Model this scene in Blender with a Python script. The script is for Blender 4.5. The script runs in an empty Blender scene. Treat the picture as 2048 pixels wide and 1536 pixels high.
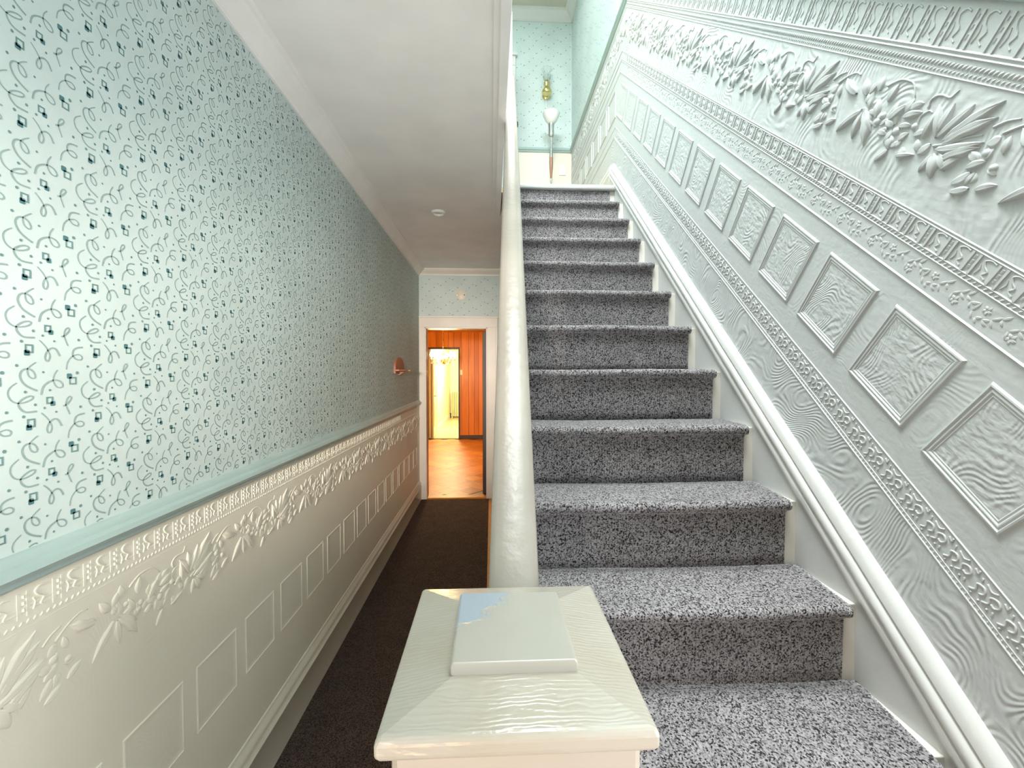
import bpy, bmesh, math, random
import numpy as np
from math import sin, cos, pi, radians, atan, atan2, sqrt, tan
from mathutils import Matrix, Vector

random.seed(7)
SC = bpy.context.scene
COL = SC.collection

# ------------------------------------------------------------------ camera
CAM_H = 1.548
F_PX = 870.0
cam_d = bpy.data.cameras.new('camera')
cam_d.sensor_fit = 'HORIZONTAL'
cam_d.sensor_width = 36.0
cam_d.lens = 36.0 * F_PX / 2048.0
cam_d.clip_start = 0.02
cam = bpy.data.objects.new('camera', cam_d)
COL.objects.link(cam)
cam.location = (0, 0, CAM_H)
cam.rotation_euler = (radians(90 - 1.514), 0, radians(-2.697))
SC.camera = cam

# ------------------------------------------------------------------ light
world = bpy.data.worlds.new('world')
SC.world = world
world.use_nodes = True
world.node_tree.nodes['Background'].inputs[0].default_value = (0.75, 0.85, 0.9, 1)
world.node_tree.nodes['Background'].inputs[1].default_value = 0.15
SC.view_settings.view_transform = 'Standard'
SC.view_settings.look = 'None'
SC.view_settings.gamma = 1.0
SC.view_settings.use_curve_mapping = False
SC.view_settings.exposure = 0.45


def lamp(name, kind, loc, power, color, size=0.2, size_y=None, target=None):
    d = bpy.data.lights.new(name, kind)
    d.energy = power
    d.color = color
    if kind == 'AREA':
        d.size = size
        if size_y:
            d.shape = 'RECTANGLE'
            d.size_y = size_y
        else:
            d.shape = 'DISK'
    else:
        d.shadow_soft_size = size
    o = bpy.data.objects.new(name, d)
    COL.objects.link(o)
    o.location = loc
    if target is not None:
        o.rotation_euler = (Vector(target) - Vector(loc)).to_track_quat('-Z', 'Y').to_euler()
    return o


# ceiling light of the upper hall, skylight above the stair, a warm lamp in the foyer behind, and added fill lamps
lamp('upper_hall_light', 'AREA', (0.1, 3.95, 5.6), 8, (0.96, 1.0, 0.985), 0.8)
lamp('stair_skylight', 'AREA', (-0.05, 0.72, 5.62), 240, (0.95, 0.99, 1.0), 1.1, 2.2)
e = lamp('left_wall_fill', 'AREA', (0.86, -0.40, 1.25), 28, (0.97, 0.98, 1.0), 1.8, 0.9, (-0.875, 0.10, 1.1))  # unseen fill lamp, added to brighten the left wall
e.data.spread = radians(150)
lamp('foyer_lamp', 'POINT', (-0.12, -0.35, 1.0), 5.5, (1.0, 0.56, 0.26), 0.12)
sp = lamp('hall_fill_spot', 'SPOT', (-0.45, -1.4, 1.75), 820, (1.0, 0.86, 0.74), 0.12, None, (-0.72, 5.3, 1.35))  # added spot behind the camera, lifts the far end of the hall
sp.data.spot_size = radians(33)
sp.data.spot_blend = 1.0
sq = lamp('ceiling_fill_spot', 'SPOT', (-0.30, -1.3, 1.15), 170, (1.0, 0.97, 0.92), 0.12, None, (-0.38, 2.7, 2.8))  # added uplight out of view, brightens the hall ceiling
sq.data.spot_size = radians(36)
sq.data.spot_blend = 1.0
lamp('dining_lamp', 'POINT', (-0.86, 7.8, 1.55), 85, (1.0, 0.55, 0.17), 0.12)
lamp('back_room_lamp', 'POINT', (-1.0, 12.0, 2.3), 210, (1.0, 0.86, 0.55), 0.15)

# ------------------------------------------------------------------ materials
MATS = {}


class NT:
    def __init__(self, name, rough=0.5, metallic=0.0, spec=0.5):
        self.m = bpy.data.materials.new(name)
        self.m.use_nodes = True
        self.t = self.m.node_tree
        self.b = self.t.nodes['Principled BSDF']
        self.b.inputs['Roughness'].default_value = rough
        self.b.inputs['Metallic'].default_value = metallic
        self.b.inputs['Specular IOR Level'].default_value = spec
        self._co = None

    def n(self, typ, **kw):
        x = self.t.nodes.new(typ)
        for k, v in kw.items():
            setattr(x, k, v)
        return x

    def l(self, a, b):
        self.t.links.new(a, b)

    def set(self, sock, v):
        if hasattr(v, 'links') or hasattr(v, 'is_linked'):
            self.l(v, sock)
        else:
            sock.default_value = v

    def co(self):
        if self._co is None:
            self._co = self.n('ShaderNodeTexCoord').outputs['Object']
        return self._co

    def mapping(self, scale=(1, 1, 1), loc=(0, 0, 0), rot=(0, 0, 0), vec=None):
        x = self.n('ShaderNodeMapping')
        x.inputs['Scale'].default_value = scale
        x.inputs['Location'].default_value = loc
        x.inputs['Rotation'].default_value = rot
        self.l(vec or self.co(), x.inputs['Vector'])
        return x.outputs[0]

    def math(self, op, a, b=0.0, c=0.0):
        x = self.n('ShaderNodeMath', operation=op)
        for i, v in enumerate((a, b, c)):
            self.set(x.inputs[i], v)
        return x.outputs[0]

    def noise(self, scale, detail=3, rough=0.5, vec=None, dist=0.0):
        x = self.n('ShaderNodeTexNoise')
        x.inputs['Scale'].default_value = scale
        x.inputs['Detail'].default_value = detail
        x.inputs['Roughness'].default_value = rough
        x.inputs['Distortion'].default_value = dist
        self.l(vec or self.co(), x.inputs['Vector'])
        return x.outputs['Fac']

    def ramp(self, fac, stops, interp='LINEAR'):
        x = self.n('ShaderNodeValToRGB')
        x.color_ramp.interpolation = interp
        els = x.color_ramp.elements
        while len(els) < len(stops):
            els.new(0.5)
        for e, (p, c) in zip(els, stops):
            e.position = p
            e.color = (*c, 1) if len(c) == 3 else c
        self.l(fac, x.inputs[0])
        return x.outputs[0]

    def mix(self, fac, a, b):
        x = self.n('ShaderNodeMix', data_type='RGBA')
        self.set(x.inputs[0], fac)
        for s, v in ((x.inputs[6], a), (x.inputs[7], b)):
            if hasattr(v, 'is_linked'):
                self.l(v, s)
            else:
                s.default_value = (*v, 1)
        return x.outputs[2]

    def color(self, v):
        if hasattr(v, 'is_linked'):
            self.l(v, self.b.inputs['Base Color'])
        else:
            self.b.inputs['Base Color'].default_value = (*v, 1)

    def bump(self, h, strength=0.5, dist=0.002):
        x = self.n('ShaderNodeBump')
        x.inputs['Strength'].default_value = strength
        x.inputs['Distance'].default_value = dist
        self.l(h, x.inputs['Height'])
        self.l(x.outputs[0], self.b.inputs['Normal'])


def paint(name, col, rough=0.4, var=0.06, bump=0.25, nscale=30, dirt=None):
    m = NT(name, rough)
    n1 = m.noise(4.0, 4)
    c2 = tuple(x * (1 - var * 2) for x in col)
    c = m.mix(m.ramp(n1, [(0.35, (0, 0, 0)), (0.7, (1, 1, 1))]), col, c2)
    if dirt:
        n2 = m.noise(28, 5, 0.7)
        c = m.mix(m.ramp(n2, [(0.60, (0, 0, 0)), (0.78, (1, 1, 1))]), c, dirt)
    m.color(c)
    m.bump(m.noise(nscale, 4), bump, 0.002)
    MATS[name] = m.m
    return m.m


def plain(name, col, rough=0.5, metallic=0.0, var=0.0, emit=None, estr=0.0):
    m = NT(name, rough, metallic)
    if var:
        m.color(m.mix(m.noise(9, 3), col, tuple(x * (1 - var) for x in col)))
    else:
        m.color(col)
    if emit:
        m.b.inputs['Emission Color'].default_value = (*emit, 1)
        m.b.inputs['Emission Strength'].default_value = estr
    MATS[name] = m.m
    return m.m


def dado_mat(name, col, str_=1.0, field=False):
    """embossed paper under gloss paint: growth-ring lines in the grained bands, hammered dimples elsewhere"""
    m = NT(name, 0.42)
    n1 = m.noise(3.0, 4)
    m.color(m.mix(n1, col, tuple(x * 0.93 for x in col)))
    if field:
        oi = m.n('ShaderNodeObjectInfo')
        off = m.n('ShaderNodeVectorMath', operation='MULTIPLY_ADD')
        cmb = m.n('ShaderNodeCombineXYZ')
        m.l(oi.outputs['Random'], cmb.inputs[0])
        m.l(oi.outputs['Random'], cmb.inputs[1])
        m.l(cmb.outputs[0], off.inputs[0])
        off.inputs[1].default_value = (37, 91, 0)
        m.l(m.co(), off.inputs[2])
        vec = off.outputs[0]
    else:
        vec = m.co()
    rings = m.noise(6.0 if field else 4.2, 1.0, 0.3, vec=m.mapping((1.25, 0.8, 1), vec=vec))
    w = m.math('SINE', m.math('MULTIPLY', rings, 190.0 if field else 260.0))
    w = m.math('MULTIPLY', m.math('ADD', w, 1.0), 0.5)
    brk = m.ramp(m.noise(14, 2, vec=vec), [(0.4, (0.1, 0.1, 0.1)), (0.62, (1, 1, 1))])
    w = m.math('MULTIPLY', w, brk)
    dim = m.noise(55, 2, 0.5, vec=m.mapping((0.7, 1.3, 1), vec=vec))
    if field:
        h = m.math('ADD', m.math('MULTIPLY', w, 0.7), m.math('MULTIPLY', dim, 2.2))
    else:
        sep = m.n('ShaderNodeSeparateXYZ')
        m.l(m.co(), sep.inputs[0])
        k = m.ramp(m.math('DIVIDE', sep.outputs[1], 1.2), [(0.0, (1, 1, 1)), (0.236 / 1.2, (.05, .05, .05)), (0.375 / 1.2, (.25, .25, .25)), (0.578 / 1.2, (.03, .03, .03)),
                   (0.748 / 1.2, (.75, .75, .75)), (0.975 / 1.2, (.03, .03, .03))], 'CONSTANT')
        h = m.math('ADD', m.math('MULTIPLY', w, k), m.math('MULTIPLY', dim, 0.6))
    m.bump(h, 0.55 * str_, 0.0035)
    MATS[name] = m.m
    return m.m


def carpet_mat(name, dark, light, sheen=0.0, rough=0.95):
    m = NT(name, rough, spec=0.1)
    vec = m.co()
    wob = m.noise(60, 2)
    v = m.n('ShaderNodeTexVoronoi')
    v.inputs['Scale'].default_value = 1.0
    m.l(m.mapping((330, 270, 300), vec=vec), v.inputs['Vector'])
    sepc = m.n('ShaderNodeSeparateColor')
    m.l(v.outputs['Color'], sepc.inputs[0])
    c = m.ramp(sepc.outputs[0], [(0.0, dark), (0.16, tuple(d * 2 for d in dark)), (0.36, tuple((d * .55 + l * .45) for d, l in zip(dark, light))), (0.66, tuple(l * 0.8 for l in light)), (1.0, light)])
    rows = m.n('ShaderNodeTexWave', wave_type='BANDS', bands_direction='X')
    rows.inputs['Scale'].default_value = 36
    rows.inputs['Distortion'].default_value = 1.5
    m.l(vec, rows.inputs['Vector'])
    big = m.noise(9, 4, 0.6)
    c = m.mix(m.math('MULTIPLY', rows.outputs['Fac'], 0.22), c, dark)
    c = m.mix(m.ramp(big, [(0.35, (0, 0, 0)), (0.75, (0.28, 0.28, 0.28))]), c, dark)
    m.color(c)
    m.b.inputs['Sheen Weight'].default_value = sheen
    m.b.inputs['Sheen Roughness'].default_value = 0.42
    if sheen:
        m.l(m.ramp(sepc.outputs[0], [(0.0, (0.12, 0.11, 0.12)), (0.35, (0.45, 0.44, 0.45)), (0.7, (1, 0.98, 0.99))]), m.b.inputs['Sheen Tint'])
    h = m.math('SUBTRACT', m.math('ADD', m.math('MULTIPLY', sepc.outputs[1], 0.5), m.math('MULTIPLY', wob, 0.4)), v.outputs['Distance'])
    m.bump(h, 0.5, 0.003)
    MATS[name] = m.m
    return m.m


paint('white_gloss', (0.68, 0.69, 0.67), 0.28, 0.03, 0.35, 40)
paint('string_paint', (0.62, 0.635, 0.62), 0.45, 0.05, 0.4, 45)
paint('ceiling_paint', (0.88, 0.88, 0.865), 0.65, 0.04, 0.15, 12)
paint('upper_ceiling_paint', (0.60, 0.59, 0.50), 0.7, 0.05, 0.15, 12)
paint('cream_gloss', (0.52, 0.47, 0.40), 0.4, 0.05, 0.45, 35, dirt=(0.52, 0.46, 0.35))
paint('rail_paint', (0.37, 0.335, 0.285), 0.29, 0.10, 0.5, 45, dirt=(0.30, 0.28, 0.23))
paint('casing_paint', (0.76, 0.73, 0.66), 0.35, 0.04, 0.3, 40)
paint('teal_paper', (0.59, 0.70, 0.69), 0.55, 0.05, 0.10, 60)
paint('teal_rail', (0.40, 0.53, 0.52), 0.35, 0.05, 0.2, 40)
paint('cream_dado_trim', (0.82, 0.785, 0.69), 0.36, 0.04, 0.3, 40)
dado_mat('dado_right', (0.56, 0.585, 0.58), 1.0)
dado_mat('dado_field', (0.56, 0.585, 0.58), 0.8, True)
dado_mat('dado_left', (0.85, 0.81, 0.70), 0.15)
dado_mat('dado_field_left', (0.83, 0.795, 0.69), 0.12, True)
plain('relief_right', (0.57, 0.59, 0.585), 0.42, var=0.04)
plain('relief_left', (0.835, 0.80, 0.695), 0.42, var=0.04)
carpet_mat('stair_carpet', (0.018, 0.015, 0.016), (0.46, 0.44, 0.45), 1.0)
carpet_mat('hall_carpet', (0.020, 0.014, 0.013), (0.16, 0.12, 0.11))
plain('print_curl', (0.31, 0.43, 0.42), 0.6, var=0.25)
plain('print_mid', (0.17, 0.31, 0.31), 0.6, var=0.3)
plain('print_dark', (0.085, 0.22, 0.245), 0.6, var=0.3)
plain('brass', (0.80, 0.66, 0.30), 0.2, 1.0)
plain('chrome', (0.62, 0.63, 0.62), 0.18, 1.0)
plain('dark_metal', (0.05, 0.05, 0.055), 0.4, 0.6)
plain('opal_glass', (0.86, 0.87, 0.85), 0.25)
plain('ivory_plastic', (0.80, 0.76, 0.66), 0.4, var=0.04)
plain('white_plastic', (0.84, 0.85, 0.83), 0.35)
plain('dark_wood', (0.045, 0.028, 0.022), 0.45, var=0.2)
plain('shelf_wood', (0.42, 0.17, 0.10), 0.5, var=0.2)
plain('bulb', (1, 0.9, 0.7), 0.3, emit=(1.0, 0.86, 0.5), estr=22.0)
plain('radiator_paint', (0.72, 0.64, 0.40), 0.4)
plain('yellow_wall', (0.80, 0.74, 0.55), 0.6, var=0.04)
plain('blue_grey_paint', (0.50, 0.57, 0.63), 0.4, var=0.06)


def wood_mat(name, c1, c2, rough=0.3, scale=(14, 14, 1.2)):
    m = NT(name, rough)
    oi = m.n('ShaderNodeObjectInfo')
    off = m.n('ShaderNodeVectorMath', operation='MULTIPLY_ADD')
    cmb = m.n('ShaderNodeCombineXYZ')
    for i in range(3):
        m.l(oi.outputs['Random'], cmb.inputs[i])
    m.l(cmb.outputs[0], off.inputs[0])
    off.inputs[1].default_value = (31, 17, 53)
    m.l(m.co(), off.inputs[2])
    n = m.noise(1.0, 5, 0.6, vec=m.mapping(scale, vec=off.outputs[0]), dist=0.4)
    t = m.math('ADD', m.math('MULTIPLY', n, 0.75), m.math('MULTIPLY', oi.outputs['Random'], 0.35))
    m.color(m.ramp(t, [(0.25, c2), (0.75, c1)]))
    MATS[name] = m.m
    return m.m


wood_mat('panel_wood', (0.66, 0.25, 0.04), (0.38, 0.115, 0.015))
wood_mat('parquet_wood', (0.58, 0.25, 0.045), (0.30, 0.10, 0.015), 0.45, (6, 30, 6))
MATS['panel_wood'].node_tree.nodes['Principled BSDF'].inputs['Specular IOR Level'].default_value = 0.15
M_ = MATS['parquet_wood'].node_tree.nodes['Principled BSDF'].inputs['Specular IOR Level']
M_.default_value = 0.2
wood_mat('pale_floor_wood', (0.66, 0.52, 0.32), (0.52, 0.38, 0.20), 0.25, (20, 1.5, 6))
wood_mat('spindle_wood', (0.36, 0.20, 0.13), (0.26, 0.13, 0.08), 0.3, (30, 30, 3))

g = NT('ruffled_glass', 0.08)
g.b.inputs['Transmission Weight'].default_value = 0.85
g.b.inputs['Base Color'].default_value = (0.9, 0.95, 0.93, 1)
g.b.inputs['IOR'].default_value = 1.25
MATS['ruffled_glass'] = g.m


def cap_mat():
    """cream gloss with brush marks and, on the raised block, a patch where the top coat has flaked off"""
    m = NT('newel_cap_paint', 0.18)
    n = m.noise(14, 4)
    c = m.mix(m.ramp(n, [(0.4, (0, 0, 0)), (0.75, (1, 1, 1))]), (0.49, 0.45, 0.385), (0.45, 0.40, 0.32))
    d = m.ramp(m.noise(60, 4, 0.7), [(0.68, (0, 0, 0)), (0.74, (1, 1, 1))])
    c = m.mix(m.math('MULTIPLY', d, 0.5), c, (0.40, 0.34, 0.25))
    m.color(c)
    br = m.n('ShaderNodeTexWave', wave_type='BANDS', bands_direction='Y')
    br.inputs['Scale'].default_value = 75
    br.inputs['Distortion'].default_value = 11
    br.inputs['Detail'].default_value = 3
    m.l(m.mapping((0.35, 1, 1)), br.inputs['Vector'])
    m.bump(m.math('ADD', m.math('MULTIPLY', br.outputs['Fac'], 0.5), m.math('MULTIPLY', m.noise(90, 4), 1.0)), 0.17, 0.002)
    MATS['newel_cap_paint'] = m.m
    m = NT('flaked_paint', 0.3)
    sep = m.n('ShaderNodeSeparateXYZ')
    m.l(m.co(), sep.inputs[0])
    # patch towards the far left corner: line through (0.0, .06) and (-.06, -.012)
    wob = m.math('MULTIPLY', m.math('SUBTRACT', m.noise(32, 4, 0.6), 0.5), 0.055)
    e = m.math('ADD', m.math('SUBTRACT', m.math('MULTIPLY', sep.outputs[1], 0.75), m.math('MULTIPLY', sep.outputs[0], 1.0)), wob)
    k = m.ramp(e, [(0.034, (0, 0, 0)), (0.037, (1, 1, 1))])
    edge = m.ramp(e, [(0.018, (0, 0, 0)), (0.034, (1, 1, 1)), (0.038, (0, 0, 0))])
    base = m.mix(m.noise(20, 4), (0.49, 0.465, 0.41), (0.43, 0.41, 0.35))
    base = m.mix(m.math('MULTIPLY', edge, 0.45), base, (0.45, 0.43, 0.37))
    m.color(m.mix(k, base, (0.37, 0.43, 0.49)))
    m.bump(m.math('ADD', m.math('MULTIPLY', k, -1.0), m.math('MULTIPLY', m.noise(60, 4), 0.5)), 0.4, 0.0015)
    MATS['flaked_paint'] = m.m


cap_mat()
M = MATS


# ------------------------------------------------------------------ mesh helpers
def mesh(name, V, Fc, mats, smooth=False, fmat=None):
    me = bpy.data.meshes.new(name)
    me.from_pydata([tuple(v) for v in V], [], Fc)
    for m in (mats if isinstance(mats, (list, tuple)) else [mats]):
        me.materials.append(M[m])
    if fmat is not None:
        me.polygons.foreach_set('material_index', fmat)
    if smooth:
        me.polygons.foreach_set('use_smooth', [True] * len(me.polygons))
    me.update()
    return me


def link(name, data, parent=None, mat=None, loc=None):
    o = bpy.data.objects.new(name, data)
    COL.objects.link(o)
    if parent is not None:
        o.parent = parent
    if mat is not None:
        o.matrix_local = mat
    if loc is not None:
        o.location = loc
    return o


def fix(me):
    bm = bmesh.new()
    bm.from_mesh(me)
    bmesh.ops.recalc_face_normals(bm, faces=bm.faces)
    bm.to_mesh(me)
    bm.free()
    return me


class MB:
    """collects simple shapes and links them as ONE mesh"""

    def __init__(self):
        self.V = []
        self.F = []
        self.M = []

    def add(self, V, Fc, mi=0):
        b = len(self.V)
        self.V += [tuple(v) for v in V]
        self.F += [tuple(i + b for i in f) for f in Fc]
        self.M += [mi] * len(Fc)

    def box(self, x0, x1, y0, y1, z0, z1, mi=0, mtx=None):
        V = [Vector((x, y, z)) for x in (x0, x1) for y in (y0, y1) for z in (z0, z1)]
        if mtx:
            V = [mtx @ v for v in V]
        self.add(V, [(0, 1, 3, 2), (4, 6, 7, 5), (0, 4, 5, 1), (2, 3, 7, 6), (0, 2, 6, 4), (1, 5, 7, 3)], mi)

    def prism(self, prof, path, mi=0, closed=True):
        """prof: list of 2d pairs; path: callables mapping a profile point to the 3d start and end"""
        n = len(prof)
        V = [p(a, b) for p in path for a, b in prof]
        Fc = []
        for k in range(len(path) - 1):
            for i in range(n if closed else n - 1):
                j = (i + 1) % n
                Fc.append((k * n + i, k * n + j, (k + 1) * n + j, (k + 1) * n + i))
        if closed:
            Fc.append(tuple(range(n))[::-1])
            Fc.append(tuple((len(path) - 1) * n + i for i in range(n)))
        self.add(V, Fc, mi)

    def tube(self, pts, r, n=8, mi=0, cap=True):
        pts = [Vector(p) for p in pts]
        rs = r if isinstance(r, (list, tuple)) else [r] * len(pts)
        V = []
        for i, p in enumerate(pts):
            d = (pts[min(i + 1, len(pts) - 1)] - pts[max(i - 1, 0)]).normalized()
            a = d.orthogonal().normalized() if i == 0 else (a - d * a.dot(d)).normalized()
            b = d.cross(a)
            V += [p + (a * cos(2 * pi * k / n) + b * sin(2 * pi * k / n)) * rs[i] for k in range(n)]
        Fc = [(i * n + k, i * n + (k + 1) % n, (i + 1) * n + (k + 1) % n, (i + 1) * n + k) for i in range(len(pts) - 1) for k in range(n)]
        if cap:
            Fc += [tuple(range(n))[::-1], tuple((len(pts) - 1) * n + k for k in range(n))]
        self.add(V, Fc, mi)

    def lathe(self, prof, c=(0, 0, 0), n=24, mi=0, mtx=None, ruffle=None):
        V = []
        for i, (r, z) in enumerate(prof):
            for k in range(n):
                rr = r
                if ruffle and i >= ruffle[0]:
                    rr = r * (1 + ruffle[1] * cos(ruffle[2] * 2 * pi * k / n))
                v = Vector((rr * cos(2 * pi * k / n), rr * sin(2 * pi * k / n), z))
                if mtx:
                    v = mtx @ v
                V.append(v + Vector(c))
        Fc = [(i * n + k, i * n + (k + 1) % n, (i + 1) * n + (k + 1) % n, (i + 1) * n + k) for i in range(len(prof) - 1) for k in range(n)]
        Fc += [tuple(range(n))[::-1], tuple((len(prof) - 1) * n + k for k in range(n))]
        self.add(V, Fc, mi)

    def build(self, name, mats, parent=None, smooth=False, bevel=0.0, mat=None, angle=40):
        me = mesh(name, self.V, self.F, mats, smooth, self.M)
        fix(me)
        if smooth:
            me.set_sharp_from_angle(angle=radians(angle))
        o = link(name, me, parent, mat)
        if bevel:
            b = o.modifiers.new('bevel', 'BEVEL')
            b.width = bevel
            b.segments = 2
            b.limit_method = 'ANGLE'
        return o


def struct(o):
    o['kind'] = 'structure'
    return o


def thing(name, label, cat, loc=(0, 0, 0), group=None):
    o = bpy.data.objects.new(name, None)
    o.empty_display_size = 0.05
    COL.objects.link(o)
    o.location = loc
    o['label'] = label
    o['category'] = cat
    if group:
        o['group'] = group
    return o


def quad(name, pts, mat, parent=None):
    me = mesh(name, pts, [tuple(range(len(pts)))], mat)
    return link(name, me, parent)


# ------------------------------------------------------------------ main dimensions
XL, XR = -0.875, 0.932            # the two long walls
YE = 5.33                         # end wall of the lower hall
YU = 5.087                        # end wall of the upper hall
ZC = 2.80                         # lower hall ceiling
ZF = 2.929                        # upper floor
ZU = 5.68                         # upper ceiling
YB = -1.7                         # front of the house, behind the camera
RISE, RUN = 0.1955, 0.2207
Y0, Z0 = 1.007, 0.974             # first nosing well in view; five risers up from the floor
TH = atan(RISE / RUN)
XO = 0.058                        # edge of the stairwell opening
YWELL = 3.26


def string_x(y):
    return 0.005 + 0.045 * (y - 0.5)


# ------------------------------------------------------------------ shell
def slab(name, x0, x1, y0, y1, z0, z1, mat):
    b = MB()
    b.box(x0, x1, y0, y1, z0, z1)
    return struct(b.build(name, mat))


wall_left = slab('wall_left', XL - 0.12, XL, YB, YE + 0.1, 0, ZC + 0.02, 'teal_paper')
wall_right = slab('wall_right', XR, XR + 0.12, YB, YU + 0.3, 0, ZU + 0.05, 'teal_paper')
floor = slab('floor', XL - 0.1, XR + 0.1, YB, YE + 0.1, -0.12, 0.0, 'hall_carpet')
slab('wall_front', XL - 0.1, XR + 0.1, YB - 0.12, YB, 0, ZU, 'dark_wood')  # unseen wall; dark finish chosen to bounce less light onto the risers
ceiling = slab('ceiling', XL - 0.1, XO, YB, YE + 0.1, ZC, ZC + 0.09, 'ceiling_paint')
slab('ceiling.001', XO, XR + 0.02, 3.5, YE + 0.1, ZC, ZC + 0.09, 'ceiling_paint')
slab('floor.001', XL - 0.1, XO, YB, YU + 0.2, ZC + 0.09, ZF, 'pale_floor_wood')
slab('floor.002', XO, XR + 0.02, YWELL + 0.02, YU + 0.2, ZC + 0.09, ZF, 'pale_floor_wood')
wall_end_up = slab('wall_end_upper', XL - 0.1, XR + 0.02, YU, YU + 0.12, ZF, ZU + 0.05, 'teal_paper')
slab('wall_left_upper', XL - 0.12, XL, YB, YU + 0.1, ZF, ZU + 0.05, 'teal_paper')
slab('ceiling.002', XL - 0.1, XR + 0.1, YB - 0.1, YU + 0.2, ZU, ZU + 0.1, 'upper_ceiling_paint')

# end wall of the lower hall with its doorway
DX0, DX1, DZ = -0.806, -0.05, 2.095
b = MB()
b.box(XL - 0.1, DX0, YE, YE + 0.13, 0, ZC)
b.box(DX1, 0.6, YE, YE + 0.13, 0, ZC)
b.box(DX0, DX1, YE, YE + 0.13, DZ, ZC)
wall_end = struct(b.build('wall_end', 'teal_paper'))

# wall under the stair
b = MB()
ys = [0.62] + [Y0 + RUN * k for k in range(-1, 11)] + [3.45, YE]
zs = [min(ZC, max(0.02, Z0 + (y - Y0) * RISE / RUN - 0.20)) for y in ys]
V, Fc = [], []
for y, z in zip(ys, zs):
    x = string_x(min(y, 2.9)) + 0.012
    V += [(x, y, 0), (x, y, z), (x + 0.03, y, 0), (x + 0.03, y, z)]
for i in range(len(ys) - 1):
    a, c = 4 * i, 4 * i + 4
    Fc += [(a, a + 1, c + 1, c), (a + 2, c + 2, c + 3, a + 3), (a + 1, a + 3, c + 3, c + 1)]
b.add(V, Fc)
wall_under = struct(b.build('wall_under_stair', 'casing_paint'))
b = MB()
for i in range(1, len(ys) - 1):
    xa, xb = string_x(min(ys[i], 2.9)), string_x(min(ys[i + 1], 2.9))
    b.prism([(0, 0), (0.012, 0), (0.012, 0.13), (0.004, 0.14), (0, 0.14)],
            [lambda p, q, x=xa, y=ys[i]: (x + 0.012 - p, y, q), lambda p, q, x=xb, y=ys[i + 1]: (x + 0.012 - p, y, q)])
struct(b.build('baseboard_right', 'casing_paint'))
# bare boards left along the edge of the hall carpet
b = MB()
b.box(-0.035, 0.10, 1.0, YE, 0.0, 0.004)
struct(b.build('trim_1', 'parquet_wood'))


# ------------------------------------------------------------------ straight mouldings along Y on the long walls
def run_y(prof, x, sx, y0, y1):
    """profile pairs (out, z) extruded along Y at wall x; sx = +1 left wall, -1 right wall"""
    b = MB()
    b.prism(prof, [lambda p, q, y=y: (x + sx * p, y, q) for y in (y0, y1)])
    return b


CROWN = [(0, -0.085), (0.008, -0.085), (0.010, -0.070), (0.022, -0.060), (0.034, -0.045), (0.052, -0.034), (0.058, -0.020), (0.070, -0.016), (0.072, 0), (0, 0)]
b = run_y([(p, ZC + q) for p, q in CROWN], XL, 1, YB, YE)
struct(b.build('trim_2', 'ceiling_paint', smooth=True))
b = MB()
b.prism([(p * 0.6, ZC + q * 0.9) for p, q in CROWN], [lambda p, q, x=x: (x, YE - p, q) for x in (XL, 0.5)])
struct(b.build('trim_3', 'casing_paint', smooth=True))
# edge moulding round the stairwell opening
b = MB()
for x0, x1, h in ((XO - 0.050, XO + 0.012, 0.012), (XO - 0.026, XO + 0.012, 0.026), (XO - 0.008, XO + 0.012, 0.15)):
    b.box(x0, x1, YB, 3.45, ZC - (h if h < 0.1 else 0.018), ZC + (0.13 if h > 0.1 else 0))
struct(b.build('trim_4', 'ceiling_paint', bevel=0.003))

RAIL = [(0, 0), (0.010, 0.0), (0.016, 0.006), (0.016, 0.014), (0.024, 0.018), (0.030, 0.028), (0.026, 0.040), (0.014, 0.046), (0.012, 0.056), (0.006, 0.064), (0, 0.066)]
b = run_y([(p, 1.155 + q * 0.92) for p, q in RAIL], XL, 1, YB, YE)
o = struct(b.build('trim_5', ['teal_rail', 'cream_dado_trim'], smooth=True))
BASE = [(0, 0), (0.020, 0), (0.020, 0.15), (0.024, 0.155), (0.026, 0.168), (0.018, 0.178), (0.016, 0.192), (0.020, 0.198), (0.018, 0.212), (0.008, 0.222), (0.006, 0.236), (0, 0.240)]
b = run_y(BASE, XL, 1, YB, YE)
baseboard_left = struct(b.build('baseboard_left', 'cream_dado_trim', smooth=True))

# upper hall: crown, chair rail, baseboard
for nm, prof, z, m in (('trim_6', CROWN, ZU, 'white_gloss'), ('trim_7', RAIL, 4.095, 'teal_rail')):
    k = 1.25 if nm == 'trim_6' else 0.9
    b = MB()
    y0 = YB if nm == 'trim_6' else 2.97
    b.prism([(p * k, z + q * k) for p, q in prof], [lambda p, q, y=y: (XR - p, y, q) for y in (y0, YU)])
    b.prism([(p * k, z + q * k) for p, q in prof], [lambda p, q, x=x: (x, YU - p, q) for x in (0.28 if nm == 'trim_7' else XL, XR)])
    struct(b.build(nm, m, smooth=True))
b = MB()
b.prism([(p * 0.7, ZF + q * 1.0) for p, q in BASE], [lambda p, q, y=y: (XR - p, y, q) for y in (3.40, YU)])
b.prism([(p * 0.7, ZF + q * 1.0) for p, q in BASE], [lambda p, q, x=x: (x, YU - p, q) for x in (0.28, XR)])
struct(b.build('baseboard_upper', 'white_gloss', smooth=True))

# ------------------------------------------------------------------ wallpaper print (flat print lying on the teal paper)
PX = [((245, 1000), [])]


def _uv(cx, cy):
    """photo-measured swatch coordinates -> tile fraction"""
    d0, d1 = 748 / (983 - 50.8), 748 / (983 - 190.4)
    d = 748 / (983 - cx / 5.12)
    return ((d - d0) / (d1 - d0), (275 - cy) / 785.0 * (1 + 0.0 * d))


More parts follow.
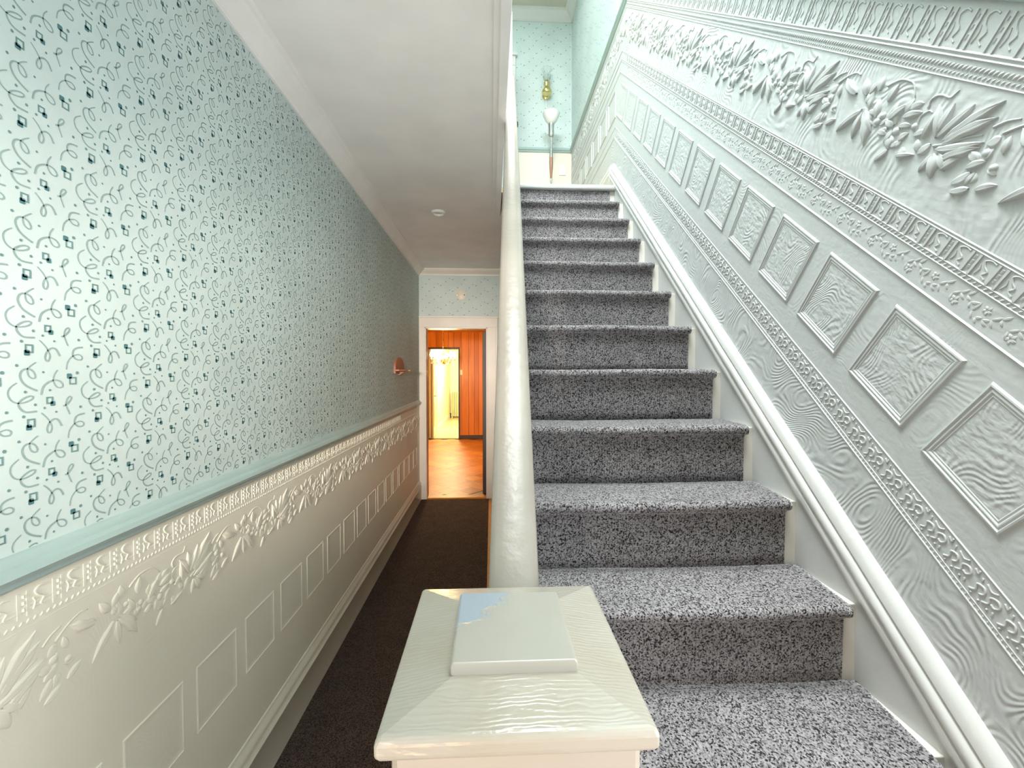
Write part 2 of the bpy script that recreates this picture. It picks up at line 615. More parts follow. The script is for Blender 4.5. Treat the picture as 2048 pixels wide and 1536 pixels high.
CURLS = [
    [(222, 985), (240, 900), (300, 835), (380, 808), (425, 835), (410, 868), (350, 865), (308, 820), (320, 760), (370, 730), (440, 722)],
    [(250, 715), (222, 650), (205, 595), (225, 530), (265, 508), (275, 535), (240, 575), (205, 605), (170, 612)],
    [(670, 125), (620, 165), (590, 205), (600, 270), (640, 298), (662, 275), (640, 220), (590, 195), (540, 215), (520, 270), (545, 340), (600, 390), (675, 430)],
    [(490, 340), (425, 390), (405, 450), (430, 515), (490, 550), (560, 545), (620, 520), (636, 490), (600, 483), (540, 510), (500, 555), (515, 610), (570, 650), (665, 648)],
    [(708, 672), (750, 720), (785, 780), (800, 840), (785, 890), (765, 890), (755, 850), (775, 790), (820, 750), (860, 765), (890, 835)],
    [(865, 205), (835, 260), (825, 330), (850, 390), (890, 405), (912, 380), (890, 335), (840, 318), (780, 340), (730, 390), (710, 475)],
]
DOTS = [(360, 238, 20), (390, 638, 17), (495, 162, 16), (567, 438, 16), (655, 578, 16), (545, 695, 17), (735, 230, 13), (793, 428, 14), (740, 620, 14), (845, 672, 13)]
FILL = [(260, 275, 30, 30), (592, 812, 29, 30), (816, 577, 26, 26)]
RING = [(303, 330, 44, 44), (613, 768, 42, 46), (788, 540, 38, 40)]
TILE = 0.1415


def catmull(pts, n=3):
    out = []
    P = [pts[0]] + list(pts) + [pts[-1]]
    for i in range(1, len(P) - 2):
        for k in range(n):
            t = k / n
            a = [0.5 * (2 * P[i][j] + (P[i + 1][j] - P[i - 1][j]) * t + (2 * P[i - 1][j] - 5 * P[i][j] + 4 * P[i + 1][j] - P[i + 2][j]) * t * t
                        + (3 * P[i][j] - P[i - 1][j] - 3 * P[i + 1][j] + P[i + 2][j]) * t ** 3) for j in (0, 1)]
            out.append(tuple(a))
    out.append(tuple(pts[-1]))
    return out


def make_tile():
    V, Fc, Mi = [], [], []

    def poly(pts, mi):
        b0 = len(V)
        V.extend(pts)
        Fc.append(tuple(range(b0, b0 + len(pts))))
        Mi.append(mi)

    for c in CURLS:
        pts = catmull([tuple(TILE * a for a in _uv(*p)) for p in c])
        b0 = len(V)
        for i, p in enumerate(pts):
            q, r = pts[min(i + 1, len(pts) - 1)], pts[max(i - 1, 0)]
            dx, dy = q[0] - r[0], q[1] - r[1]
            L = sqrt(dx * dx + dy * dy) or 1
            w = 0.00135 * (0.75 + 0.6 * i / len(pts))
            V.append((p[0] - dy / L * w, p[1] + dx / L * w))
            V.append((p[0] + dy / L * w, p[1] - dx / L * w))
        for i in range(len(pts) - 1):
            a = b0 + 2 * i
            Fc.append((a, a + 1, a + 3, a + 2))
            Mi.append(0)
    k = TILE / 785.0
    for x, y, r in DOTS:
        u, v = (TILE * a for a in _uv(x, y))
        poly([(u + r * k * cos(a * pi / 3), v + r * k * sin(a * pi / 3)) for a in range(6)], 2)
    for x, y, hx, hy in FILL:
        u, v = (TILE * a for a in _uv(x, y))
        hx, hy = hx * k, hy * k
        c = 0.3
        poly([(u - hx, v - hy * (1 - c)), (u - hx * (1 - c), v - hy), (u + hx * (1 - c), v - hy), (u + hx, v - hy * (1 - c)),
              (u + hx, v + hy * (1 - c)), (u + hx * (1 - c), v + hy), (u - hx * (1 - c), v + hy), (u - hx, v + hy * (1 - c))], 1)
    for x, y, hx, hy in RING:
        u, v = (TILE * a for a in _uv(x, y))
        hx, hy, w = hx * k, hy * k, 0.0031
        for (a0, a1, b0, b1) in ((-hx, hx, hy - w, hy), (-hx, hx, -hy, -hy + w), (-hx, -hx + w, -hy + w, hy - w), (hx - w, hx, -hy + w, hy - w)):
            poly([(u + a0, v + b0), (u + a1, v + b0), (u + a1, v + b1), (u + a0, v + b1)], 2)
    return V, Fc, Mi


TV, TF, TM = make_tile()


def print_on(parent, a0, a1, z0, z1, fn, phase=(0.803, 1.5406), faded=False, keep=None):
    """lays the printed tile over a0..a1 (along the wall) and z0..z1"""
    V, Fc, Mi = [], [], []
    i0 = int(math.floor((a0 - phase[0]) / TILE)) - 1
    i1 = int(math.ceil((a1 - phase[0]) / TILE)) + 1
    j0 = int(math.floor((z0 - phase[1]) / TILE)) - 1
    j1 = int(math.ceil((z1 - phase[1]) / TILE)) + 2
    for i in range(i0, i1):
        dz = 0.07 if i % 3 == 2 else 0.0
        for j in range(j0, j1):
            ox, oz = phase[0] + i * TILE, phase[1] + j * TILE + dz
            for f, mi in zip(TF, TM):
                if faded and (mi == 0 or len(f) == 4):
                    continue
                pts = [(TV[k][0] + ox, TV[k][1] + oz) for k in f]
                if any(p[0] < a0 or p[0] > a1 or p[1] < z0 or p[1] > z1 for p in pts) or (keep and not all(keep(*p) for p in pts)):
                    continue
                b0 = len(V)
                V.extend(fn(*p) for p in pts)
                Fc.append(tuple(range(b0, b0 + len(pts))))
                Mi.append(mi)
    o = link('wallpaper_print', mesh('wallpaper_print', V, Fc, ['print_curl', 'print_mid' if faded else 'print_dark', 'print_curl' if faded else 'print_mid'], False, Mi), parent)
    o['kind'] = 'stuff'
    return o


print_on(wall_left, -1.2, YE, 1.215, ZC - 0.087, lambda a, z: (XL + 0.0004, a, z))
print_on(wall_end, XL, 0.09, 2.235, ZC - 0.08, lambda a, z: (a, YE - 0.0004, z), faded=True)
print_on(wall_end_up, 0.29, XR, 4.16, ZU - 0.11, lambda a, z: (a, YU - 0.0004, z), faded=True)
print_on(wall_right, 2.95, YU, 4.16, ZU - 0.11, lambda a, z: (XR - 0.0004, a, z), faded=True)

print_on(wall_right, -0.8, 2.94, 0.9, 5.5, lambda a, z: (XR - 0.0004, a, z), keep=lambda a, z: z > Z0 + (a - Y0) * RISE / RUN + 1.17 / cos(TH))

# ------------------------------------------------------------------ embossed dado
SL = Matrix(((0, 0, -1, XR), (-cos(TH), -sin(TH), 0, Y0), (-sin(TH), cos(TH), 0, Z0), (0, 0, 0, 1)))        # local x = down the slope, y = up, z = into the room
ZUP = 3.08
UP = Matrix(((0, 0, -1, XR), (-1, 0, 0, 0), (0, 1, 0, ZUP), (0, 0, 0, 1)))
LF = Matrix(((0, 0, 1, XL), (1, 0, 0, 0), (0, 1, 0, 0.09), (0, 0, 0, 1)))
EU = Matrix(((1, 0, 0, 0), (0, 0, -1, YU), (0, 1, 0, ZUP), (0, 0, 0, 1)))


def mitre_y(t):
    return 3.384 - 0.379 * t


def mitre_x(t):
    """local x of the mitre on the sloping paper"""
    y = mitre_y(t)
    z = ZUP + t
    return -((y - Y0) * cos(TH) + (z - Z0) * sin(TH))


XNEAR = 2.1          # sloping paper runs down past the camera
PAPER = 0.0015


def patch(name, pts, frame, mat, parent):
    return link(name, mesh(name, [(x, y, PAPER) for x, y in pts], [tuple(range(len(pts)))], mat), parent, frame)


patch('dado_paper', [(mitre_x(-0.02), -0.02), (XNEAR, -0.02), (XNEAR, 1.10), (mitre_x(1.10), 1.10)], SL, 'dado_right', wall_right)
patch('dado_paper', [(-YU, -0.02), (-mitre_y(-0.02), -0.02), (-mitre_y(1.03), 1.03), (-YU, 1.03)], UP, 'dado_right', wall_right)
patch('dado_paper', [(YB, -0.05), (YE, -0.05), (YE, 1.06), (YB, 1.06)], LF, 'dado_left', wall_left)
patch('dado_paper', [(0.26, -0.02), (XR, -0.02), (XR, 1.03), (0.26, 1.03)], EU, 'dado_left', wall_end_up)


def ridge_mb(b, x0, x1, t, w, h, n=4):
    prof = [(t - w + 2 * w * i / n, PAPER - 0.0005 + h * sin(pi * i / n)) for i in range(n + 1)]
    xa = x0(t) if callable(x0) else x0
    xb = x1(t) if callable(x1) else x1
    b.prism(prof, [lambda p, q, x=xa: (x, p, q), lambda p, q, x=xb: (x, p, q)], closed=False)


LINES = [(0.236, 0.0022, 0.003), (0.246, 0.0016, 0.002), (0.306, 0.002, 0.003), (0.629, 0.003, 0.004), (0.691, 0.002, 0.003), (0.7015, 0.002, 0.003),
         (0.744, 0.002, 0.003), (0.750, 0.002, 0.003), (0.978, 0.0018, 0.003), (1.011, 0.003, 0.004), (1.019, 0.003, 0.004)]


def lines(x0, x1, frame, mat, parent, hk=1.0, tmin=0.0, tmax=2.0):
    for t, w, h in LINES:
        if t < tmin or t > tmax:
            continue
        b = MB()
        ridge_mb(b, x0, x1, t, w, h * hk)
        b.build('ridge_line', mat, parent, True, mat=frame)


lines(mitre_x, XNEAR, SL, 'relief_right', wall_right)
lines(-YU, lambda t: -mitre_y(t), UP, 'relief_right', wall_right, 0.8)
lines(YB, YE, LF, 'relief_left', wall_left, 0.3, 0.95, 1.03)


# panel moulding: three stepped frames round a grained field
def panel_mesh(name, mats, hk=1.0, P=0.101, single=False):
    """frame profile marching inward; local origin at panel centre"""
    prof = [(0, 0), (0.003, 0.0045), (0.006, 0.005), (0.009, 0.0015), (0.012, 0.0035), (0.014, 0.0035), (0.017, 0.001), (0.020, 0.002), (0.023, -0.0002)]
    if single:
        prof = [(0, -0.0004), (0.002, 0.003), (0.0045, 0.0035), (0.007, 0.001), (0.012, 0.0004), (0.023, -0.0002)]
    V, Fc, Mi = [], [], []
    for d, h in prof:
        r = P - d
        V += [(-r, -r, PAPER + h * hk), (r, -r, PAPER + h * hk), (r, r, PAPER + h * hk), (-r, r, PAPER + h * hk)]
    for i in range(len(prof) - 1):
        for k in range(4):
            Fc.append((4 * i + k, 4 * i + (k + 1) % 4, 4 * i + 4 + (k + 1) % 4, 4 * i + 4 + k))
            Mi.append(0)
    r = P - 0.020
    n = len(V)
    V += [(-r, -r, PAPER + 0.0006), (r, -r, PAPER + 0.0006), (r, r, PAPER + 0.0006), (-r, r, PAPER + 0.0006)]
    Fc.append((n, n + 1, n + 2, n + 3))
    Mi.append(1)
    return mesh(name, V, Fc, mats, False, Mi)


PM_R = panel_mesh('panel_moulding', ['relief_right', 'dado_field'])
PM_L = panel_mesh('panel_moulding_left', ['relief_left', 'dado_field_left'], 0.9, single=True)
TP = 0.477


def put(name, me, parent, frame, x, t, rot=0.0, s=(1, 1, 1), z=0.0):
    return link(name, me, parent, frame @ Matrix.Translation((x, t, z)) @ Matrix.Rotation(rot, 4, 'Z') @ Matrix.Diagonal((*s, 1)))


PITCH = 0.262
x = -0.349 - 12 * PITCH
while x < XNEAR:
    if x - 0.10 > mitre_x(TP) + 0.01 and x < 0.75:
        put('panel_moulding', PM_R, wall_right, SL, x, TP)
    x += PITCH
for k in range(7):
    put('panel_moulding', PM_R, wall_right, UP, -mitre_y(TP) - 0.16 - k * 0.262, TP)
for k in range(-8, 16):
    xx = 1.4065 + k * 0.2565
    if xx < YE - 0.1:
        put('panel_moulding', PM_L, wall_left, LF, xx, TP + 0.008)


# leaves of the garland: puffed blades with a groove, three shapes
def leaf_mesh(name, mat, bend=0.0, lobes=0, hk=1.0):
    NU, NV = 9, 6
    V, Fc = [], []
    for i in range(NU + 1):
        u = i / NU
        w = (sin(pi * min(1, u * 0.97 + 0.03)) ** 0.75) * (1 - 0.35 * u) * 0.5
        if lobes:
            w *= 1 + 0.22 * sin(u * pi * 2 * lobes)
        cx_, cy_ = u, bend * sin(pi * u)
        for j in range(NV + 1):
            v = -1 + 2 * j / NV
            h = (1 - v * v) ** 0.5 * sin(pi * min(1.0, 0.08 + u * 0.9)) ** 0.5
            h -= 0.30 * math.exp(-(v / 0.28) ** 2) * (1 if 0.1 < u < 0.95 else 0)
            V.append((cx_, cy_ + v * w, max(h, 0) * hk - (0.02 if abs(v) > 0.99 else 0)))
    for i in range(NU):
        for j in range(NV):
            a = i * (NV + 1) + j
            Fc.append((a, a + NV + 1, a + NV + 2, a + 1))
    return mesh(name, V, Fc, mat, True)


def bud_mesh(name, mat):
    b = MB()
    n, m = 10, 5
    V, Fc = [], []
    for i in range(m + 1):
        a = pi / 2 * i / m
        for k in range(n):
            V.append((cos(a) * 0.5 * cos(2 * pi * k / n), cos(a) * 0.5 * sin(2 * pi * k / n), sin(a)))
    for i in range(m):
        for k in range(n):
            Fc.append((i * n + k, i * n + (k + 1) % n, (i + 1) * n + (k + 1) % n, (i + 1) * n + k))
    return mesh(name, V, Fc, mat, True)


LEAF = {}
for side, mt in (('r', 'relief_right'), ('l', 'relief_left')):
    LEAF[side] = [leaf_mesh('leaf_shape', mt, 0.06), leaf_mesh('leaf_shape', mt, -0.10), leaf_mesh('leaf_shape', mt, 0.12, 2), bud_mesh('bud_shape', mt)]
# measured blades of one repeat: base s, base t, tip s, tip t, width (s runs up the slope)
BLADES = [(-0.442, 0.881, -0.513, 0.964, 0.019), (-0.446, 0.877, -0.52, 0.939, 0.021), (-0.425, 0.884, -0.459, 0.948, 0.016), (-0.416, 0.887, -0.416, 0.942, 0.016),
          (-0.421, 0.881, -0.382, 0.934, 0.014), (-0.39, 0.873, -0.386, 0.926, 0.014), (-0.418, 0.868, -0.398, 0.844, 0.017), (-0.438, 0.863, -0.525, 0.899, 0.016),
          (-0.461, 0.849, -0.525, 0.89, 0.019), (-0.474, 0.835, -0.502, 0.868, 0.016), (-0.44, 0.856, -0.464, 0.814, 0.022), (-0.438, 0.855, -0.428, 0.816, 0.014),
          (-0.452, 0.859, -0.486, 0.834, 0.016), (-0.397, 0.849, -0.378, 0.87, 0.014), (-0.184, 0.884, -0.236, 0.818, 0.023), (-0.178, 0.88, -0.185, 0.821, 0.016),
          (-0.171, 0.882, -0.114, 0.822, 0.016), (-0.195, 0.884, -0.236, 0.85, 0.013), (-0.169, 0.884, -0.146, 0.856, 0.013), (-0.162, 0.913, -0.134, 0.944, 0.019),
          (-0.124, 0.91, -0.063, 0.934, 0.02), (-0.229, 0.879, -0.211, 0.914, 0.019), (-0.195, 0.927, -0.19, 0.957, 0.019), (-0.169, 0.917, -0.186, 0.946, 0.016),
          (-0.24, 0.913, -0.246, 0.95, 0.018), (-0.273, 0.883, -0.303, 0.92, 0.018), (-0.272, 0.893, -0.276, 0.917, 0.015), (-0.309, 0.896, -0.352, 0.914, 0.015),
          (-0.305, 0.905, -0.313, 0.931, 0.018), (-0.313, 0.914, -0.342, 0.929, 0.014), (-0.301, 0.857, -0.313, 0.83, 0.021), (-0.317, 0.831, -0.294, 0.799, 0.012),
          (-0.328, 0.853, -0.347, 0.873, 0.015), (-0.348, 0.826, -0.393, 0.841, 0.009), (-0.525, 0.853, -0.555, 0.874, 0.015), (-0.54, 0.844, -0.516, 0.821, 0.018),
          (-0.558, 0.825, -0.524, 0.808, 0.015), (-0.571, 0.827, -0.603, 0.847, 0.013), (-0.551, 0.912, -0.533, 0.897, 0.019), (-0.574, 0.892, -0.565, 0.92, 0.014)]
BUDS = [(-0.240, 0.873, 0.014), (-0.247, 0.886, 0.013), (-0.353, 0.887, 0.013), (-0.31, 0.868, 0.015), (-0.545, 0.885, 0.014), (-0.575, 0.868, 0.012), (-0.205, 0.905, 0.012)]
TENDRILS = [[(-0.36, 0.923), (-0.355, 0.936), (-0.364, 0.946), (-0.378, 0.949), (-0.397, 0.948), (-0.403, 0.956), (-0.407, 0.963)],
            [(-0.215, 0.94), (-0.229, 0.949), (-0.247, 0.957), (-0.271, 0.958), (-0.288, 0.954), (-0.311, 0.933)],
            [(-0.036, 0.919), (-0.06, 0.937), (-0.088, 0.949), (-0.107, 0.946)],
            [(-0.362, 0.879), (-0.353, 0.905), (-0.366, 0.919), (-0.377, 0.917)],
            [(-0.524, 0.923), (-0.541, 0.937), (-0.562, 0.945)],
            [(-0.426, 0.867), (-0.457, 0.88), (-0.489, 0.899), (-0.514, 0.908)]]
SPAN = 0.513
rb = random.Random(21)
for cs, ct, n in ((-0.19, 0.885, 8), (-0.30, 0.875, 8), (-0.245, 0.855, 5), (-0.345, 0.86, 4), (-0.55, 0.865, 6), (-0.43, 0.87, 5)):
    for k in range(n):          # small filler leaves crowding round the flower heads
        a = rb.uniform(0, 2 * pi)
        r0, L0 = rb.uniform(0.004, 0.022), rb.uniform(0.022, 0.036)
        BLADES.append((cs + r0 * cos(a), ct + r0 * sin(a), cs + (r0 + L0) * cos(a), ct + (r0 + L0) * sin(a) * 0.85, rb.uniform(0.010, 0.016)))


def tendril_mesh(name, mat, h):
    me = []
    for T in TENDRILS:
        b = MB()
        pts = catmull([(-s, t) for s, t in T], 3)
        b.tube([(p[0], p[1], 0.0012) for p in pts], [0.0012 + 0.0018 * (1 - i / len(pts)) for i in range(len(pts))], 6)
        m_ = mesh(name, b.V, b.F, mat, True)
        me.append(m_)
    return me


TEN = {'r': tendril_mesh('tendril_shape', 'relief_right', 1), 'l': tendril_mesh('tendril_shape', 'relief_left', 1)}


def garland(side, parent, frame, xs, hk, ok, far_from=None, dt=0.0):
    """xs: local x of each repeat's reference; ok(x, t): inside the paper; repeats past far_from are joined into one part"""
    far = ([], [])
    rnd = random.Random(3)
    for n, X in enumerate(xs):
        joined = far_from is not None and n >= far_from
        items = []
        for (s0, t0, s1, t1, w) in BLADES:
            x0, x1 = -s0, -s1
            L = sqrt((x1 - x0) ** 2 + (t1 - t0) ** 2)
            me = LEAF[side][0 if L < 0.05 else (2 if w > 0.018 else 1)]
            items.append(('leaf', me, x0, t0, atan2(t1 - t0, x1 - x0), (L, w * 1.45, 0.0095 * hk * min(1.25, L / 0.042))))
        for s0, t0, r in BUDS:
            items.append(('blossom', LEAF[side][3], -s0, t0, 0, (r * 1.4, r * 1.2, 0.0065 * hk)))
        for me in TEN[side]:
            items.append(('tendril', me, 0, 0, 0, (1, 1, hk)))
        for nm, me, x, t, r, s in items:
            cxx = X + (x if nm != 'tendril' else -TENDRILS[TEN[side].index(me)][0][0])
            if not ok(cxx, 0.89):
                continue
            mt = Matrix.Translation((X + x, t + dt, PAPER - 0.0005)) @ Matrix.Rotation(r, 4, 'Z') @ Matrix.Diagonal((*s, 1))
            if joined:
                b0 = len(far[0])
                far[0].extend(tuple(mt @ v.co) for v in me.vertices)
                far[1].extend(tuple(i + b0 for i in p.vertices) for p in me.polygons)
            else:
                link(nm, me, parent, frame @ mt)
    if far[0]:
        o = link('garland_relief', mesh('garland_relief', far[0], far[1], 'relief_right' if side == 'r' else 'relief_left', True), parent, frame)
        o['kind'] = 'stuff'


# reference s of the first repeat on the slope is its upper tip at s=.519 + span (nearest first)
garland('r', wall_right, SL, [-0.519 + SPAN - 0.0 - SPAN * k for k in range(-1, 8)], 1.0,
        lambda x, t: x > mitre_x(t) and x < 0.75, 4)
garland('r', wall_right, UP, [-3.05 - SPAN * k for k in range(0, 5)], 0.9, lambda x, t: -YU < x < -mitre_y(t), 0)
garland('l', wall_left, LF, [0.35 + SPAN * k for k in range(0, 10)] + [0.35 - SPAN, 0.35 - 2 * SPAN], 0.62, lambda x, t: -1.0 < x < YE, 4, 0.0)


# small repeating ornaments of the narrow bands
def fret_mesh(name, mat, H=0.040, hk=1.0):
    """upright bar with a small crest, then a hooked scroll: one step of the fret"""
    b = MB()
    z0, h = PAPER - 0.0005, 0.0032 * hk

    def bar(x0, x1, y0, y1, hh=h):
        b.box(x0, x1, y0, y1, z0, z0 + hh)

    bar(-0.0285, -0.0235, 0, H * 0.97)
    bar(-0.0115, -0.0065, 0, H * 0.97)
    for y in (0.30, 0.55, 0.80):
        b.tube([(-0.0175, H * y - 0.003, z0 + 0.001), (-0.0175, H * y + 0.003, z0 + 0.001)], 0.0028, 6)
    pts = [(0.024, H * 0.12), (0.014, H * 0.25), (0.020, H * 0.45), (0.010, H * 0.6), (0.004, H * 0.82), (0.014, H * 0.95), (0.026, H * 0.9)]
    b.tube([(p[0], p[1], z0 + 0.0008) for p in catmull(pts, 3)], 0.0019, 6)
    pts = [(0.000, H * 0.15), (0.004, H * 0.4), (0.000, H * 0.6)]
    b.tube([(p[0], p[1], z0 + 0.0008) for p in catmull(pts, 3)], 0.0017, 6)
    return fix(mesh(name, b.V, b.F, mat, False))


def lace_mesh(name, mat, H=0.056, hk=1.0):
    b = MB()
    z0 = PAPER + 0.0002
    for pts, r in (([(-0.028, .15), (-0.020, .32), (-0.026, .52), (-0.014, .62), (-0.006, .45), (-0.012, .3)], 0.0024),
                   ([(0.0, .2), (0.008, .36), (0.002, .56), (0.012, .7), (0.022, .58), (0.018, .4), (0.010, .42)], 0.0024),
                   ([(-0.018, .82), (-0.004, .74), (0.004, .88)], 0.0020), ([(0.018, .86), (0.028, .78), (0.026, .94)], 0.0020),
                   ([(-0.028, .84), (-0.024, .7)], 0.0018), ([(0.026, .15), (0.022, .28)], 0.002)):
        b.tube([(p[0], p[1] * H, z0) for p in catmull(pts, 3)], r * hk, 6)
    for px, py in ((-0.004, .12), (0.014, .16), (-0.02, .1)):
        b.tube([(px, py * H - .002, z0), (px, py * H + .002, z0)], 0.0024 * hk, 6)
    return fix(mesh(name, b.V, b.F, mat, True))


def spray_mesh(name, mat, H=0.056, hk=1.0):
    """leafy scroll: stem with small leaves either side"""
    V, Fc = [], []
    lf = LEAF['r'][1]
    rnd = random.Random(11)

    def leaf(x, y, a, L, w):
        mt = Matrix.Translation((x, y, 0)) @ Matrix.Rotation(a, 4, 'Z') @ Matrix.Diagonal((L, w, 0.0035 * hk, 1))
        b0 = len(V)
        V.extend(tuple(mt @ v.co) for v in lf.vertices)
        Fc.extend(tuple(i + b0 for i in p.vertices) for p in lf.polygons)

    for i in range(9):
        x = -0.058 + i * 0.0135
        y = H * (0.5 + 0.22 * sin(i * 0.9))
        leaf(x, y, rnd.uniform(0.3, 1.3), rnd.uniform(.014, .024), .008)
        leaf(x, y, -rnd.uniform(0.3, 1.3), rnd.uniform(.014, .022), .008)
    for k in range(5):
        leaf(-0.045, H * .35, k * 2 * pi / 5, .012, .009)
        leaf(0.020, H * .65, k * 2 * pi / 5, .011, .008)
    return mesh(name, V, Fc, mat, True)


def band(nm, me, parent, frame, x0, x1, t, step, lo):
    k = 0
    x = x1
    while x > x0:
        if lo(x, t):
            put(nm, me, parent, frame, x, t)
        x -= step


FR, FL = fret_mesh('fret_shape', 'relief_right'), fret_mesh('fret_shape_left', 'relief_left', 0.05, 0.5)
FT = fret_mesh('fret_shape_tall', 'relief_right', 0.062)
LC = lace_mesh('lace_shape', 'relief_right')
SP = spray_mesh('spray_shape', 'relief_right')
on_slope = lambda x, t: x > mitre_x(t) + 0.02
band('fret_block', FR, wall_right, SL, -3.3, 0.30, 0.703, 0.0595, on_slope)
band('fret_block', FT, wall_right, SL, -2.9, 0.45, 1.023, 0.0655, on_slope)
band('lace_scroll', LC, wall_right, SL, -3.3, 1.0, 0.248, 0.0655, on_slope)
band('leaf_spray', SP, wall_right, SL, -3.3, 0.35, 0.632, 0.131, on_slope)
band('fret_block', FL, wall_left, LF, -0.6, 4.2, 1.0, 0.0655, lambda x, t: True)


def bead_row(parent, frame, x0, x1, t, step, r, mat, hk=1.0, slant=0.6):
    V, Fc = [], []
    n = int((x1 - x0) / step)
    for i in range(n):
        x = x0 + i * step
        b0 = len(V)
        m, q = 6, 2
        for a in range(q):
            ca, sa = cos(pi / 2 * a / q), sin(pi / 2 * a / q)
            for k in range(m):
                dx, dy = r * ca * cos(2 * pi * k / m), r * 1.3 * ca * sin(2 * pi * k / m)
                V.append((x + dx + slant * dy, t + dy, PAPER - 0.0003 + r * hk * sa))
        V.append((x, t, PAPER + r * hk))
        for a in range(q - 1):
            for k in range(m):
                Fc.append((b0 + a * m + k, b0 + a * m + (k + 1) % m, b0 + (a + 1) * m + (k + 1) % m, b0 + (a + 1) * m + k))
        for k in range(m):
            Fc.append((b0 + (q - 1) * m + k, b0 + (q - 1) * m + (k + 1) % m, b0 + q * m))
    o = link('bead_row', mesh('bead_row', V, Fc, mat, True), parent, frame)
    o['kind'] = 'stuff'


bead_row(wall_right, SL, mitre_x(0.995), 0.6, 0.9965, 0.0105, 0.0042, 'relief_right', 0.8)
bead_row(wall_right, SL, mitre_x(0.985), 0.6, 0.9855, 0.0105, 0.0030, 'relief_right', 0.8)
bead_row(wall_right, SL, mitre_x(0.696), 0.6, 0.6962, 0.0125, 0.0034, 'relief_right', 0.8)
bead_row(wall_right, SL, mitre_x(0.241), 1.2, 0.2412, 0.0105, 0.0024, 'relief_right', 0.8, -0.6)
bead_row(wall_left, LF, -0.6, YE, 0.99, 0.0125, 0.0036, 'relief_left', 0.6)

# sloping chair rail, just above the frame
b = MB()
b.prism([(q + 1.095, p) for p, q in RAIL], [lambda p, q, x=x: (x, p, q) for x in (mitre_x(1.0) + 0.05, XNEAR)])
struct(b.build('trim_8', 'teal_rail', smooth=True, mat=SL))

# ------------------------------------------------------------------ staircase
stair = thing('staircase', 'straight flight of stairs in speckled dark grey carpet between white boards', 'staircase', (0.45, 0.1, 0))
SB = Matrix.Translation((-0.45, -0.1, 0))
XT = 0.917            # face of the wall string


def step_yz(k):
    return Y0 + RUN * k, Z0 + RISE * k


rnd = random.Random(5)
for k in range(-4, 11):
    yk, zk = step_yz(k)
    xl = string_x(yk) + 0.022
    # painted timber step under the carpet
    b = MB()
    yb = yk + RUN + 0.05
    if k < 10:
        b.box(xl, XT + 0.004, yk + 0.034, yb, zk - RISE - 0.03, zk - 0.010)
    else:
        b.box(xl, XT + 0.004, yk + 0.034, yk + 0.06, zk - RISE - 0.03, zk - 0.03)
    b.build('wooden_step', 'casing_paint', stair, mat=SB, bevel=0.002)
    # carpet wrapped over it
    ov, r = 0.026, 0.017
    prof = []
    if k < 10:
        for i in range(6):
            prof.append((yk + RUN + ov + 0.004 - (RUN - 0.0) * i / 5, zk + 0.0 - (0.004 if i == 0 else 0), i / 5))
        prof[-1] = (yk + r + 0.004, zk, 1.0)
        for i in range(1, 8):
            a = pi / 2 + pi * i / 8
            prof.append((yk + r + r * cos(a), zk - r + r * sin(a), 1.0))
        prof.append((yk + ov - 0.003, zk - 2 * r - 0.001, 1.06))
        prof.append((yk + ov + 0.001, zk - 2 * r - 0.010, 1.08))
    else:
        prof = [(yk + ov, zk - 0.032, 1.12), (yk + ov, zk - 0.04, 1.12)]
    for i in range(1, 5):
        prof.append((yk + ov + 0.002 * i / 4, zk - 2 * r - 0.010 + (-(RISE - 2 * r - 0.010) - 0.012) * i / 4, 1.10))
    nx = 26
    V, Fc = [], []
    for (y, z, c) in prof:
        xr = 0.914 - 0.030 * c if c > 0.15 else 0.914
        for i in range(nx + 1):
            u = i / nx
            sag = 0.0016 * sin(u * 7 + k) + 0.0008 * rnd.uniform(-1, 1)
            V.append((xl + 0.004 + (xr - xl - 0.004) * u, y + sag * (1 if c > 0.5 else 0), z + sag * (1 if c <= 1 else 0)))
    n = nx + 1
    for j in range(len(prof) - 1):
        for i in range(nx):
            Fc.append((j * n + i, (j + 1) * n + i, (j + 1) * n + i + 1, j * n + i + 1))
    me = mesh('stair_carpet', V, Fc, 'stair_carpet', True)
    o = link('stair_carpet', me, stair, SB)
    sm = o.modifiers.new('thick', 'SOLIDIFY')
    sm.thickness = 0.007
    sm.offset = 1.0 if False else -1.0

# white nosing of the landing
yk, zk = step_yz(10)
b = MB()
b.prism([(yk - 0.004, zk - 0.028), (yk - 0.010, zk - 0.02), (yk - 0.010, zk - 0.006), (yk - 0.004, zk + 0.001), (yk + 0.09, zk + 0.001), (yk + 0.09, zk - 0.028)],
        [lambda p, q, x=x: (x, p, q) for x in (string_x(yk) + 0.02, 0.925)])
b.build('landing_nosing', 'white_gloss', stair, True, mat=SB)

# wall string: face board with three-ridged moulding on top, in the slope frame
b = MB()
x_top = mitre_x(0.05) + 0.045


def slope_pt(x, t, z):
    return SL @ Vector((x, t, z))


